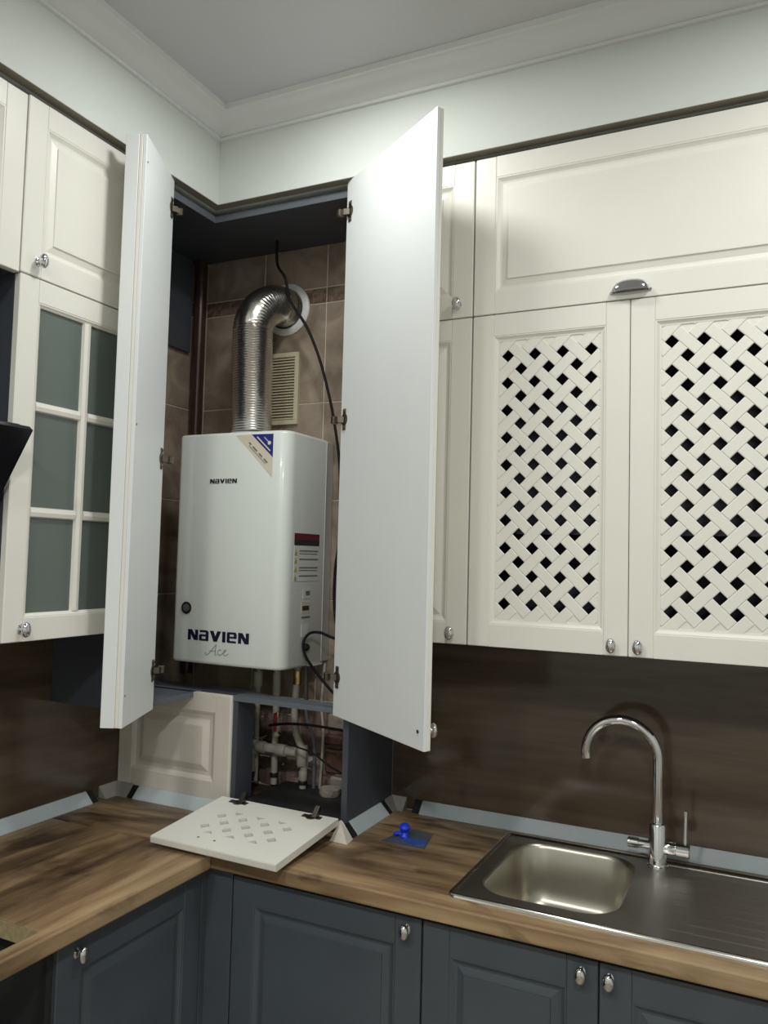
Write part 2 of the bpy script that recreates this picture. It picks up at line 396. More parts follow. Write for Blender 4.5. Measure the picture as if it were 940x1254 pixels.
def clip_rect(poly, x0, x1, z0, z1):
    def half(P, f):
        out = []
        for i in range(len(P)):
            a, b = P[i], P[(i+1) % len(P)]; fa, fb = f(a), f(b)
            if fa >= 0: out.append(a)
            if (fa >= 0) != (fb >= 0):
                t = fa/(fa-fb); out.append((a[0]+(b[0]-a[0])*t, a[1]+(b[1]-a[1])*t))
        return out
    for f in (lambda p: p[0]-x0, lambda p: x1-p[0], lambda p: p[1]-z0, lambda p: z1-p[1]):
        if poly: poly = half(poly, f)
    q = []
    for p in poly:
        if not q or math.hypot(p[0]-q[-1][0], p[1]-q[-1][1]) > 1e-5: q.append(p)
    if len(q) > 1 and math.hypot(q[0][0]-q[-1][0], q[0][1]-q[-1][1]) < 1e-5: q.pop()
    return q
def inset(poly, d):
    n = len(poly); out = []
    for i in range(n):
        a, b, c = Vector(poly[i-1]), Vector(poly[i]), Vector(poly[(i+1) % n])
        e1 = (b-a).normalized(); e2 = (c-b).normalized(); n1 = Vector((-e1.y, e1.x)); n2 = Vector((-e2.y, e2.x))
        k = 1+n1.dot(n2)
        out.append(tuple(b+(n1+n2)*(d/max(k, .3))))
    return out
def area(p): return .5*sum(p[i][0]*p[(i+1) % len(p)][1]-p[(i+1) % len(p)][0]*p[i][1] for i in range(len(p)))
slat_cache = {}
PT = 0.0725
def lattice_door(parent, W, H, x, y, z):
    s, lip = .058, .014
    d = moulding(W, H, s, lip, -.004).build('door', 'cream', parent); d.location = (x, y, z)
    frame_pieces(d, W, H, s, 'cream', 0, T)
    X0, X1, Z0, Z1 = s+lip-.001, W-s-lip+.001, s+lip-.001, H-s-lip+.001
    cx, cz = W/2, H/2
    sp = PT/math.sqrt(2); hole = .0234; w2 = (sp-hole)/2+.0; ln2 = sp-w2
    def piece(px, pz, sgn):
        u = (math.sqrt(.5), sgn*math.sqrt(.5)); v = (-u[1], u[0]); g = .0003
        P = [(px+u[0]*a*(ln2-g)+v[0]*b*(w2), pz+u[1]*a*(ln2-g)+v[1]*b*(w2)) for a, b in ((-1, -1), (1, -1), (1, 1), (-1, 1))]
        P = clip_rect(P, X0, X1, Z0, Z1)
        if len(P) < 3 or area(P) < 2e-5: return
        key = (sgn, tuple((round(a-px, 4), round(b-pz, 4)) for a, b in P))
        if key not in slat_cache:
            Q = [(a-px, b-pz) for a, b in P]
            dd = .0018 if area(P) > 2e-4 else .001
            mb = MB().rings([[(a, -.0100, b) for a, b in Q], [(a, -.0114, b) for a, b in Q], [(a, -.0128, b) for a, b in inset(Q, dd)]])
            me = bpy.data.meshes.new('lattice_slat'); me.from_pydata(mb.v, [], mb.f); me.update()
            bm = bmesh.new(); bm.from_mesh(me); bmesh.ops.recalc_face_normals(bm, faces=bm.faces[:]); bm.to_mesh(me); bm.free()
            me.materials.append(MATS['cream']); slat_cache[key] = me
        o = bpy.data.objects.new('lattice_slat', slat_cache[key]); COL.objects.link(o); o.parent = d; o.location = (px, 0, pz)
    for i in range(-1, 5):
        for j in range(-1, 11):
            hx, hz = cx+(i-1.5)*PT, cz+(4.5-j)*PT
            piece(hx+PT/2, hz, -1)
            piece(hx, hz-PT/2, 1)
    mb = MB()      # solid borders behind the outermost half slats
    e = 4.5*PT+.0172
    for z0, z1 in ((Z0-.004, cz-e), (cz+e, Z1+.004)): mb.box(X0-.004, X1+.004, -.0108, -.0065, z0, z1)
    e2 = 1.5*PT+.0172
    for x0, x1 in ((X0-.004, cx-e2), (cx+e2, X1+.004)): mb.box(x0, x1, -.0108, -.0065, cz-e, cz+e)
    mb.build('lattice_border', 'cream', d)
    return d
def glass_door(parent, W, H, x, y, z, cols=2, rows=3):
    s, lip = .056, .010
    d = moulding(W, H, s, lip, -.002).build('door', 'cream', parent); d.location = (x, y, z)
    frame_pieces(d, W, H, s, 'cream', 0, T)
    a0, a1, b0, b1 = s+lip, W-s-lip, s+lip, H-s-lip; mw = .028
    pw = (a1-a0-mw*(cols-1))/cols; ph = (b1-b0-mw*(rows-1))/rows
    for c in range(1, cols):
        m0 = a0+c*pw+(c-1)*mw
        MB().prism([(m0, -.004), (m0+.004, -.016), (m0+mw/2, -.0185), (m0+mw-.004, -.016), (m0+mw, -.004)][::-1], 2, b0, b1).build('muntin', 'cream', d)
    for r in range(1, rows):
        n0 = b0+r*ph+(r-1)*mw
        for c in range(cols):
            q0 = a0+c*(pw+mw)-.001
            MB().prism([(-.004, n0), (-.016, n0+.004), (-.0185, n0+mw/2), (-.016, n0+mw-.004), (-.004, n0+mw)], 0, q0, q0+pw+.002).build('muntin', 'cream', d)
    for c in range(cols):
        for r in range(rows):
            MB().box(a0+c*(pw+mw)-.004, a0+c*(pw+mw)+pw+.004, -.008, -.0045, b0+r*(ph+mw)-.004, b0+r*(ph+mw)+ph+.004).build('pane', 'frosted_glass', d, label='frosted grey-green glass pane')
    return d
def carcass(parent, W, z0, z1, depth, m='slate', shelves=(), top=True):
    t = .016
    mb = MB()
    mb.box(0, t, -depth, 0, z0, z1); mb.box(W-t, W, -depth, 0, z0, z1)
    mb.box(t, W-t, -depth, 0, z0, z0+t)
    if top: mb.box(t, W-t, -depth, 0, z1-t, z1)
    mb.box(t, W-t, -.006, 0, z0+t, z1-t)
    for zz in shelves: mb.box(t, W-t, -depth+.01, -.006, zz, zz+t)
    return mb.build('body', m, parent)

# ------------------------------------------------------------ wall cabinets
D = U-T-.002                 # carcass depth (doors 20 mm)
ZB, ZM, ZT = 1.455, 2.3335, 2.767
def wall_cab(name, label, x, y, rz, W, zb, spec, zmid=True, shelves=()):
    t = thing(name, label, 'cabinet', (x, y, 0), rz)
    carcass(t, W, zb, ZT, D, shelves=shelves)
    return t
# right wall: narrow unit
c = wall_cab('wall_cabinet', 'narrow cream wall cabinet half hidden by the open corner door, right of it', .8385, 0, 0, 1.1885-.8385, ZB, None, shelves=(ZM-.008,))
W = 1.1885-.8385
d = panel_door(c, W-.002, ZT-ZM-.0015, .001, -D-.001, ZM+.0015); knob(d, W-.041, -T, .035)
d = panel_door(c, W-.002, ZM-ZB-.0015, .001, -D-.001, ZB); knob(d, W-.043, -T, .030)
# right wall: wide unit with lattice doors
W = 2.0115-1.1905
c = wall_cab('wall_cabinet', 'wide cream wall cabinet with two lattice doors under a lift-up flap', 1.1905, 0, 0, W, ZB, None, shelves=(ZM-.008, 1.75))
d = panel_door(c, W-.002, ZT-ZM-.0015, .001, -D-.001, ZM+.0015)
cup = MB()
NA, NB = 18, 8
Rg = []
for i in range(NA+1):
    a = PI*i/NA
    ring = []
    for k in range(NB+1):
        b = PI/2*k/NB
        ring.append((-.046*math.cos(a)*(.80+.20*math.cos(b)), -.003-.024*math.sin(a)**.55*math.cos(b)**.8, .004+.030*math.sin(b)*math.sin(a)**.45))
    for k in range(NB, -1, -1):
        b = PI/2*k/NB
        ring.append((-.043*math.cos(a)*(.80+.20*math.cos(b)), -.0015-.0225*math.sin(a)**.55*math.cos(b)**.8, .004+.0275*math.sin(b)*math.sin(a)**.45))
    Rg.append(ring)
h = cup.rings(Rg).build('cup_handle', 'chrome', d, smooth=True, label='shiny chrome cup handle'); h.location = (W/2-.001, -T, .013)
MB().box(-.050, .050, -.004, 0, .002, .008, .001).build('handle_base', 'chrome', d).location = (W/2-.001, -T, .013)
W2 = W/2-.0015
d = lattice_door(c, W2-.0005, ZM-ZB-.0015, .001, -D-.001, ZB); knob(d, W2-.037, -T, .026)
d = lattice_door(c, W2-.0005, ZM-ZB-.0015, W/2+.0008, -D-.001, ZB); knob(d, .024, -T, .026)
# left wall: glazed unit (local +x runs towards the corner)
W = .4340
c = wall_cab('wall_cabinet', 'cream wall cabinet with a six-pane frosted glass door on the left wall', 0, -1.0365, PI/2, W, ZB, None, shelves=(ZM-.008, 1.77, 2.04))
d = panel_door(c, W-.002, ZT-ZM-.0015, .001, -D-.001, ZM+.0015); knob(d, .046, -T, .037)
d = glass_door(c, W-.002, ZM-ZB-.0060, .001, -D-.001, ZB+.004); knob(d, .048, -T, .030)
# left wall: unit above the hood
W = .60
c = wall_cab('wall_cabinet', 'short cream cabinet at the left edge above the black hood', 0, -1.6385, PI/2, W, ZM-.004, None)
d = panel_door(c, W-.002, ZT-ZM-.0015, .001, -D-.001, ZM-.003)
# range hood, glass face leaning out at its top
hd = thing('range_hood', 'black slanted glass range hood at the left edge under the short cabinet', 'hood', (0, -1.052, 0))
MB().prism([(.392, 1.957), (.404, 1.948), (.178, 1.600), (.166, 1.607)], 1, 0.0, -.58).build('glass_front', 'hood_black', hd)
MB().prism([(0.0, 1.62), (.155, 1.62), (.372, 1.950), (.372, 1.962), (0.0, 1.985)], 1, -.010, -.57).build('body', 'black_plastic', hd)
MB().box(.0, .26, -.42, -.16, 1.985, ZM-.006).build('duct_cover', 'hood_black', hd)

# ------------------------------------------------------------ corner cabinet round the boiler
cc = thing('corner_cabinet', 'tall slate-grey corner cabinet standing open around the boiler', 'cabinet', (0, 0, .9))
cc_z = .9
def cbox(name, x0, x1, y0, y1, z0, z1, m='slate', bev=.0006, label=None):
    return MB().box(x0, x1, y0, y1, z0-cc_z, z1-cc_z, bev).build(name, m, cc, label=label)
FR = U-T              # carcass front
YA = -.602            # end of the left arm
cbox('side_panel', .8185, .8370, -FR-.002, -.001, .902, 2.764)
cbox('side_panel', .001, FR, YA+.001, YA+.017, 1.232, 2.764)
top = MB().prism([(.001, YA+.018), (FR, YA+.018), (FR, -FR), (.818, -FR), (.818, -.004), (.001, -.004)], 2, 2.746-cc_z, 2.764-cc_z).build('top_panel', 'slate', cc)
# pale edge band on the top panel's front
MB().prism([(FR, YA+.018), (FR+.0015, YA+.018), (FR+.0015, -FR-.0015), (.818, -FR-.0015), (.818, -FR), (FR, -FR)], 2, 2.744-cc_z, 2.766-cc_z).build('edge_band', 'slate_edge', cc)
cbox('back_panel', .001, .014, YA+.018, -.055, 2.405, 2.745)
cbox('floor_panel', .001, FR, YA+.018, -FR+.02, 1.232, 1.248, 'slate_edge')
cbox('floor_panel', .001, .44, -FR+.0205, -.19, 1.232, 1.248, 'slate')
# front rail with a rough sawn back edge
back = [(.8175, -.238), (.74, -.240), (.70, -.252), (.655, -.246), (.60, -.236), (.55, -.244), (.50, -.236), (.462, -.225)]
MB().prism([(.4405, -FR-.012), (.8175, -FR-.012)]+back+[(.4405, -.225)], 2, 1.234-cc_z, 1.249-cc_z).build('front_rail', 'slate_edge', cc)
cbox('partition', .4420, .4600, -FR-.010, -.222, .932, 1.2335, 'slate')
cbox('bottom_board', .4605, .818, -FR-.004, -.02, .902, .930, 'dark_board')
# fixed cream front left of the opening
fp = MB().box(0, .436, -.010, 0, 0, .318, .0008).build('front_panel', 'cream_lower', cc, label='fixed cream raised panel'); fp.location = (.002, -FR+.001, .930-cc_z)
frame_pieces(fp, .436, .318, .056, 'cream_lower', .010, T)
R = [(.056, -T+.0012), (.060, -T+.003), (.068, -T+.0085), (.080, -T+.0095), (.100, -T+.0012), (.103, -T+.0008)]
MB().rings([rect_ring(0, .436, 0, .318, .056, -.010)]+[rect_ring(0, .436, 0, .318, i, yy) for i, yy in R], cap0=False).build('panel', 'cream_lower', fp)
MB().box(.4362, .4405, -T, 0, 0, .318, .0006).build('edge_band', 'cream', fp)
MB().lathe([(.004, 0), (.004, .002), (.001, .003)], (.395, -FR-.003, 1.241-cc_z), (0, -1, 0), 10).build('screw_cap', 'white_plastic', cc)
# hinges
def hinge(parent, x, z, sgn, reach=.030):
    """cup hinge on a door's inner face (y=0 plane), arm pointing past the door edge on side sgn"""
    mb = MB()
    mb.lathe([(.0175, 0), (.0175, .0022), (.013, .0026), (.012, .0005)], (x, .0002, z), (0, 1, 0), 18)
    mb.box(x-.009, x+.009, .0002, .0020, z-.031, z+.031, .0008)
    for s in (-1, 1): mb.lathe([(.0055, 0), (.0055, .0022), (.003, .0034)], (x, .0015, z+s*.024), (0, 1, 0), 10)
    x1 = x+sgn*reach
    P = [(x, .003), (x+sgn*.012, .016), (x1, .020), (x1+sgn*.004, .012), (x1-sgn*.008, .008), (x+sgn*.010, .002)]
    mb.prism(P if sgn < 0 else P[::-1], 2, z-.0085, z+.0085)
    mb.box(x1-.008, x1+.008, .008, .026, z-.011, z+.011, .002)
    return mb.build('hinge', 'hinge_metal', parent, label='nickel cup hinge')
ZD0, ZD1 = 1.230, 2.781
# right door, swung out 146 degrees
WD = .472
rd = panel_door(cc, WD, ZD1-ZD0, 0, 0, 0, 'cream', back='door_back')
ph = math.atan2(.561, -.828)
off = Matrix.Rotation(ph, 3, 'Z') @ Vector((WD, 0, 0))
rd.rotation_euler = (0, 0, ph); rd.location = (.793-off.x, -.317-off.y, ZD0-cc_z)
rd['label'] = 'right door, plain white inner face showing'
for zz in (2.684, 2.072, 1.339): hinge(rd, WD-.022, zz-ZD0, 1)
knob(rd, .022, -T, .042)
for zz in (.035, ZD1-ZD0-.03): MB().lathe([(.0035, 0), (.0035, .001), (.001, .0015)], (.030, .0002, zz), (0, 1, 0), 10).build('bumper', 'white_plastic', rd)
MB().lathe([(.0045, 0), (.0045, .0015), (.001, .002)], (.026, .0002, .042), (0, 1, 0), 10).build('screw', 'hinge_metal', rd)
# left door with a filler strip on its free edge
WL = .262
ld = panel_door(cc, WL, ZD1-ZD0, 0, 0, 0, 'cream', s=.05, back='door_back')
ph2 = math.atan2(-.906, .423)
ld.rotation_euler = (0, 0, ph2); ld.location = (.321, -.524, ZD0-cc_z)
ld['label'] = 'left door with a filler strip along its free edge'
for zz in (2.689, 1.948, 1.342): hinge(ld, .020, zz-ZD0, -1)
MB().box(WL-.018, WL+.0005, -T-.036, -T-.0003, 0, ZD1-ZD0, .001).build('filler_strip', 'door_back', ld)
for zz in (.08, .78, 1.48): MB().lathe([(.003, 0), (.003, .0008), (.001, .001)], (WL-.012, .0002, zz), (0, 1, 0), 8).build('screw', 'hinge_metal', ld)
# lattice flap let down onto the worktop
FW, FH, FT = .398, .302, .018
def diamond(cx, cy, r): return [(cx+r, cy), (cx, cy+r), (cx-r, cy), (cx, cy-r)]
holes = []; mx, my, hr = FW/2, FH/2-.004, .0157
for rowi, n in ((1, 4), (0, 3), (-1, 4)):
    for k in range(n): holes.append(diamond(mx+(k-(n-1)/2)*PT, my+rowi*PT/2, hr))
for k in range(3):
    x = mx+(k-1)*PT
    holes.append([(x+hr, my+PT*.98), (x-hr, my+PT*.98), (x, my+PT*.98-hr)])
    holes.append([(x+hr, my-PT*.98), (x, my-PT*.98+hr), (x-hr, my-PT*.98)])
fl = weld(plate_holes([(0, 0), (FW, 0), (FW, FH), (0, FH)], holes, 0, FT).build('lattice_flap', 'cream', cc, label='cream flap with diamond vent holes let down flat'))
fl.location = (.4345, -.640, .9125-cc_z); fl.rotation_euler = (math.asin(.027/.302), 0, math.radians(-.9))
MB().box(.0, FW, .0, .0012, .002, FT-.002).build('edge_band', 'cream', fl).location = (0, -.0013, 0)
for hx in (.075, .325):
    mb = MB().box(hx-.030, hx+.030, FH-.030, FH-.012, FT, FT+.002, .0008)
    mb.lathe([(.0165, 0), (.0165, .0022), (.012, .0030)], (hx, FH-.022, FT), (0, 0, 1), 18)
    mb.prism([(FH-.028, FT+.002), (FH-.006, FT+.002), (FH+.006, FT+.022), (FH-.002, FT+.026)], 0, hx+.002, hx+.016)
    for s in (-1, 1): mb.lathe([(.005, 0), (.005, .003), (.002, .004)], (hx+s*.024, FH-.021, FT), (0, 0, 1), 10)
    mb.build('hinge', 'hinge_metal', fl, label='nickel cup hinge')
for hx in (.122, .175):
    MB().lathe([(.0035, 0), (.0035, .0006), (.001, .001)], (hx, .045, FT), (0, 0, 1), 10).build('screw', 'rubber_grey', fl)

# ------------------------------------------------------------ boiler
BX0, BX1, BY, BZ0, BZ1 = .176, .596, -.285, 1.332, 2.061
bo = thing('gas_boiler', 'white wall-hung gas boiler with navy lettering inside the open corner cabinet', 'boiler', (BX0, 0, BZ0))
bw, bh = BX1-BX0, BZ1-BZ0
def front_profile(i=0.0, y1=-.050, r=.042, bulge=.004):
    P = [(bw-i, y1), ]
    n = 8
    for k in range(n+1):
        a = PI/2*k/n; P.append((bw-r+(r-i)*math.cos(a), BY+r-(r-i)*math.sin(a)))
    for k in range(1, 8):
        t = k/8; P.append((bw-r-(bw-2*r)*t, BY+i-bulge*math.sin(PI*t)))
    rl = .016
    for k in range(n+1):
        a = PI/2+PI/2*k/n; P.append((rl+(rl-i)*math.cos(a), BY+rl-(rl-i)*math.sin(a)))
    P.append((i, y1))
    return P
def lvl(i, z): return [(x, y, z) for x, y in front_profile(i)]
MB().rings([lvl(.008, 0), lvl(.003, .003), lvl(0, .010), lvl(0, bh-.010), lvl(.003, bh-.003), lvl(.008, bh)]).build('front_cover', 'boiler_white', bo, smooth=True)
MB().box(.004, bw-.003, -.0490, .0, .004, bh-.004, .002).build('back_housing', 'boiler_side', bo)
MB().box(bw-.001, bw+.001, -.053, -.050, .006, bh-.006).build('seam_strip', 'label_white', bo)
MB().box(bw-.03, bw+.0015, -.11, -.045, -.004, .002).build('bottom_bracket', 'label_white', bo)
# inspection window
wx, wz = .234-BX0, 1.504-BZ0
MB().lathe([(.0185, 0), (.0195, .004), (.0160, .005), (.0150, .002)], (wx, BY-.0015, wz), (0, -1, 0), 28).build('window_ring', 'black_plastic', bo, smooth=True)
MB().lathe([(.0128, 0), (.0128, .0048), (.009, .0055)], (wx, BY-.0015, wz), (0, -1, 0), 24).build('window_lens', 'lens_grey', bo, smooth=True)
def yfront(x):
    t = (bw-.042-x)/(bw-2*.042); return BY-.004*math.sin(PI*max(0, min(1, t)))
GLYPH = {
 'N': [[(0,0),(.29,0),(.29,1),(0,1)], [(.71,0),(1,0),(1,1),(.71,1)], [(.02,1),(.38,1),(.98,0),(.62,0)][::-1]],
 'a': [[(.06,.80),(.94,.80),(.80,1),(.06,1)], [(.70,0),(1,0),(1,.86),(.80,1),(.70,1)], [(.10,.42),(.80,.42),(.80,.60),(.10,.60),(0,.52)], [(0,.08),(.28,.08),(.28,.52),(0,.52)], [(.10,0),(.80,0),(.80,.18),(0,.18),(0,.08)]],
 'V': [[(.35,0),(.65,0),(.33,1),(0,1)], [(.35,0),(.65,0),(1,1),(.67,1)]],
 'I': [[(0,0),(1,0),(1,1),(0,1)]],
 'e': [[(0,.14),(.29,.14),(.29,.86),(0,.86)], [(0,.80),(1,.80),(.88,1),(.12,1),(0,.88)], [(.71,.42),(1,.42),(1,.84),(.71,.84)], [(.2,.42),(.95,.42),(.95,.60),(.2,.60)], [(.12,0),(.94,0),(.94,.19),(0,.19),(0,.12)]]}
def brand(x0, x1, z0, z1, m):
    spec = [('N', 1.0), ('a', .92), ('V', 1.08), ('I', .30), ('e', .92), ('N', 1.0)]
    gap = .13; tot = sum(q for _, q in spec)+gap*(len(spec)-1); k = (x1-x0)/tot; x = x0
    for ch, wd in spec:
        mb = MB(); y = yfront(x+wd*k/2)
        for i, poly in enumerate(GLYPH[ch]):
            P = [(x+px*wd*k, z0+pz*(z1-z0)) for px, pz in poly]; h = .0009+.00005*i
            mb.rings([[(px, y-.0001, pz) for px, pz in P], [(px, y-h, pz) for px, pz in P]])
        mb.build('lettering', m, bo)
        x += (wd+gap)*k
brand(.243-BX0, .478-BX0, 1.404-BZ0, 1.437-BZ0, 'ink_navy')
brand(.309-BX0, .413-BX0, 1.900-BZ0, 1.914-BZ0, 'ink_black')
# script word under it, drawn as pen strokes
def pen(pts, r=.0007):
    x0, z0 = .318-BX0, 1.361-BZ0
    MB().tube([(x0+a*.075, yfront(.17)-.0009, z0+b*.034) for a, b in pts], r, 6, 5).build('script_stroke', 'ink_grey', bo)
pen([(0, .25), (-.03, .10), (.08, .05), (.25, .35), (.45, .85), (.52, 1.0), (.50, .6), (.47, .1), (.55, .08)], .0009)
pen([(.16, .42), (.32, .38), (.52, .45)])
pen([(.78, .48), (.72, .58), (.62, .40), (.64, .12), (.74, .08), (.86, .25)], .0009)
pen([(.86, .25), (1.00, .48), (1.02, .58), (.95, .58), (.90, .30), (.95, .08), (1.05, .12), (1.15, .28)], .0009)
# corner sticker
def flat(poly, m, name, dy=.0):
    mb = MB(); pts = [(x-BX0, z-BZ0) for x, z in poly]
    mb.rings([[(x, yfront(x)-.0002-dy, z) for x, z in pts], [(x, yfront(x)-.0007-dy, z) for x, z in pts]])
    return mb.build(name, m, bo)
flat([(.404, 2.050), (.462, 2.0505), (.541, 1.977), (.541, 1.914)], 'label_beige', 'sticker')
flat([(.462, 2.0505), (.541, 2.050), (.541, 1.977)], 'label_blue', 'sticker')
def dash(cx, cz, ln, th, m, ang=-43, dy=.0006):
    a = math.radians(ang); u = (math.cos(a), math.sin(a)); v = (-u[1], u[0])
    flat([(cx+u[0]*ln*p/2+v[0]*th*q/2, cz+u[1]*ln*p/2+v[1]*th*q/2) for p, q in ((-1, -1), (1, -1), (1, 1), (-1, 1))], m, 'print', dy)
dash(.507, 2.020, .066, .004, 'label_beige'); dash(.520, 2.030, .030, .003, 'trim_film')
MB().lathe([(.006, 0), (.006, .0004)], (.528-BX0, yfront(.352)-.0012, 2.022-BZ0), (0, -1, 0), 12).build('print', 'label_white', bo)
for cx, cz, ln in ((.458, 2.022, .010), (.476, 2.005, .022), (.497, 1.985, .016), (.516, 1.967, .018)): dash(cx, cz, ln, .0045, 'ink_grey')
dash(.485, 1.987, .085, .0015, 'ink_grey')
# labels on the side
def side(y0, y1, z0, z1, m, name='label', e=.0):
    return MB().box(bw+.0002, bw+.0009+e, y0, y1, z0-BZ0, z1-BZ0).build(name, m, bo)
side(-.235, -.085, 1.729, 1.748, 'label_red', 'warning_label'); side(-.235, -.085, 1.710, 1.7288, 'ink_black', 'warning_label')
side(-.235, -.085, 1.600, 1.7098, 'boiler_white', 'warning_label')
for k in range(4):
    zz = 1.690-k*.026
    yy = -.226
    MB().prism([(yy-.008, zz-.009-BZ0), (yy+.008, zz-.009-BZ0), (yy, zz+.008-BZ0)], 0, bw+.0010, bw+.0016).build('warning_triangle', 'label_yellow', bo)
    side(-.205, -.093, zz+.002, zz+.0055, 'ink_grey', 'print', .0006)
    if k in (0, 2): side(-.205, -.097, zz-.006, zz-.004, 'ink_grey', 'print', .0006)
side(-.175, -.130, 1.545, 1.575, 'label_white'); side(-.160, -.136, 1.555, 1.568, 'ink_grey', 'print', .0006)
side(-.185, -.130, 1.500, 1.535, 'label_beige'); side(-.178, -.138, 1.508, 1.522, 'ink_black', 'print', .0006)
side(-.182, -.130, 1.483, 1.489, 'ink_grey', 'print'); side(-.180, -.140, 1.425, 1.465, 'label_white')
MB().lathe([(.012, 0), (.012, .006), (.007, .012)], (bw, -.150, 1.392-BZ0), (1, 0, 0), 14).build('cable_gland', 'black_plastic', bo)
# flue collar on top
MB().lathe([(.075, 0), (.075, .012), (.0675, .016)], (.362-BX0, -.150, bh), (0, 0, 1), 28).build('flue_collar', 'boiler_side', bo, smooth=True)

# ------------------------------------------------------------ flue, escutcheon, grille, pipes, cables
path = [Vector((.362-.008*k/20, -.150, 2.080+.350*k/20)) for k in range(21)]
for k in range(1, 41):
    a = PI/2*k/40
    path.append(Vector((.354+.034*(k/40)**1.2, -.150+.112*(1-math.cos(a)), 2.430+.108*math.sin(a))))
for k in range(1, 7): path.append(Vector((.388+.0005*k, -.038+.0065*k, 2.538)))
fp_ = [path[0]]; acc = 0.0; step = .0042       # even steps so that the folds stay regular
for i in range(1, len(path)):
    seg = (path[i]-path[i-1]).length; q = step-acc
    while q <= seg:
        fp_.append(path[i-1].lerp(path[i], q/seg)); q += step
    acc = seg-(q-step)
fo = MB().tube(fp_, .0660, 30, smooth=1, ripple=(.0010,)).build('flue_pipe', 'aluminium_foil', smooth=True)
tag(fo, 'silver corrugated aluminium flue pipe bending from the boiler into the wall', 'flue pipe')
eo = MB().lathe([(.0690, 0), (.0920, 0), (.0920, .004), (.086, .010), (.075, .012), (.0700, .012), (.0690, .0)], (.389, .0014, 2.536), (0, -1, 0), 40)
eo = eo.build('flue_rosette', 'white_plastic', smooth=True); tag(eo, 'round white cover ring where the flue enters the tiled wall', 'cover ring')
g = thing('vent_grille', 'cream slatted vent grille on the tiles beside the flue pipe', 'vent grille', (.386, .0025, 2.130))
mb = MB(); gw, gh = .125, .252
for x0, x1, z0, z1 in ((-gw/2, gw/2, 0, .016), (-gw/2, gw/2, gh-.016, gh), (-gw/2, -gw/2+.016, .016, gh-.016), (gw/2-.016, gw/2, .016, gh-.016)): mb.box(x0, x1, -.012, 0, z0, z1, .001)
mb.build('frame', 'grille_cream', g)
MB().box(-gw/2+.016, gw/2-.016, -.002, 0, .016, gh-.016).build('slat_shade', 'grille_shadow', g)  # dark sheet behind the slats, shade between them put into its colour
for k in range(22):
    z = .018+k*.00995
    MB().prism([(-.0105, z), (-.0105, z+.0015), (-.003, z+.0085), (-.003, z+.0070)], 0, -gw/2+.0155, gw/2-.0155).build('slat', 'grille_cream', g)
o = MB().lathe([(.022, 0), (.022, .62), (.026, .62), (.026, .66), (.022, .66), (.022, 1.492)], (.034, -.034, 1.252), (0, 0, 1), 20).build('riser_pipe', 'pipe_brown', smooth=True)
tag(o, 'dark brown vertical riser pipe in the tiled corner left of the flue', 'pipe')
# power cable hanging in front of the flue
o = MB().tube([(.405, -.10, 2.744), (.405, -.10, 2.70), (.412, -.10, 2.655), (.440, -.10, 2.615), (.452, -.10, 2.575), (.470, -.105, 2.525), (.532, -.10, 2.435), (.580, -.095, 2.330), (.617, -.09, 2.211), (.642, -.085, 2.10), (.660, -.08, 1.98),
               (.667, -.08, 1.86), (.668, -.08, 1.74), (.656, -.08, 1.64), (.655, -.08, 1.54), (.672, -.09, 1.46), (.70, -.10, 1.40)], .0050, 8, 6).build('power_cable', 'cable_black', smooth=True)
tag(o, 'long black power cable hanging in front of the tiles and flue', 'cable')
o = MB().tube([(.71, -.11, 1.412), (.668, -.125, 1.428), (.640, -.140, 1.440), (.617, -.165, 1.437), (.612, -.190, 1.410), (.620, -.188, 1.370), (.645, -.170, 1.325), (.690, -.160, 1.275), (.735, -.155, 1.235), (.765, -.150, 1.20)], .0046, 8, 6).build('control_cable', 'cable_black', smooth=True)
tag(o, 'short black cable looping out at the lower side of the boiler', 'cable')
# pipes below the boiler
def pipe(name, pts, r, m, label, fittings=(), sm=1, fm=None):
    t = thing(name, label, 'pipe', pts[0])
    o0 = Vector(pts[0])
    MB().tube([Vector(p)-o0 for p in pts], r, 14, sm).build('tube', m, t, smooth=True)
    for p, ax, ln, rr, mm in fittings:
        MB().lathe([(rr*.94, 0), (rr, .002), (rr, ln-.002), (rr*.94, ln)], Vector(p)-o0, ax, 16).build('fitting', mm, t, smooth=True)
    return t
pipe('water_pipe', [(.375, -.08, .933), (.375, -.08, 1.33)], .0095, 'pipe_white', 'white plastic pipe rising at the left behind the small opening', [((.375, -.08, 1.24), (0, 0, 1), .05, .016, 'pipe_white')])
pipe('water_pipe', [(.449, -.08, .933), (.449, -.08, 1.33)], .0110, 'pipe_white', 'white plastic pipe running behind the horizontal valve pipe to the boiler', [((.449, -.08, 1.19), (0, 0, 1), .10, .0135, 'pipe_white'), ((.449, -.08, .955), (0, 0, 1), .015, .0135, 'black_plastic')])
pipe('water_pipe', [(.384, -.118, .975), (.384, -.118, 1.056), (.545, -.100, 1.050)], .0155, 'pipe_white', 'thick white pipe elbow lying across the opening under the boiler',
     [((.384, -.118, 1.032), (0, 0, 1), .045, .020, 'pipe_white'), ((.384, -.118, .972), (0, 0, -1), .018, .012, 'black_plastic'), ((.405, -.116, 1.055), (1, -.0, 0), .03, .019, 'pipe_white'), ((.475, -.108, 1.052), (1, 0, 0), .035, .019, 'pipe_white')])
pipe('water_pipe', [(.556, -.075, .933), (.556, -.075, 1.04), (.534, -.085, 1.10), (.523, -.085, 1.18), (.530, -.08, 1.33)], .0115, 'pipe_white', 'white pipe with a thick coupling at the right end of the elbow',
     [((.552, -.078, 1.005), (0, 0, 1), .062, .0175, 'pipe_white'), ((.556, -.075, .958), (0, 0, 1), .03, .014, 'pipe_white'), ((.556, -.075, .945), (0, 0, 1), .012, .015, 'black_plastic'), ((.530, -.08, 1.262), (0, 0, 1), .045, .0165, 'brass')], sm=4)
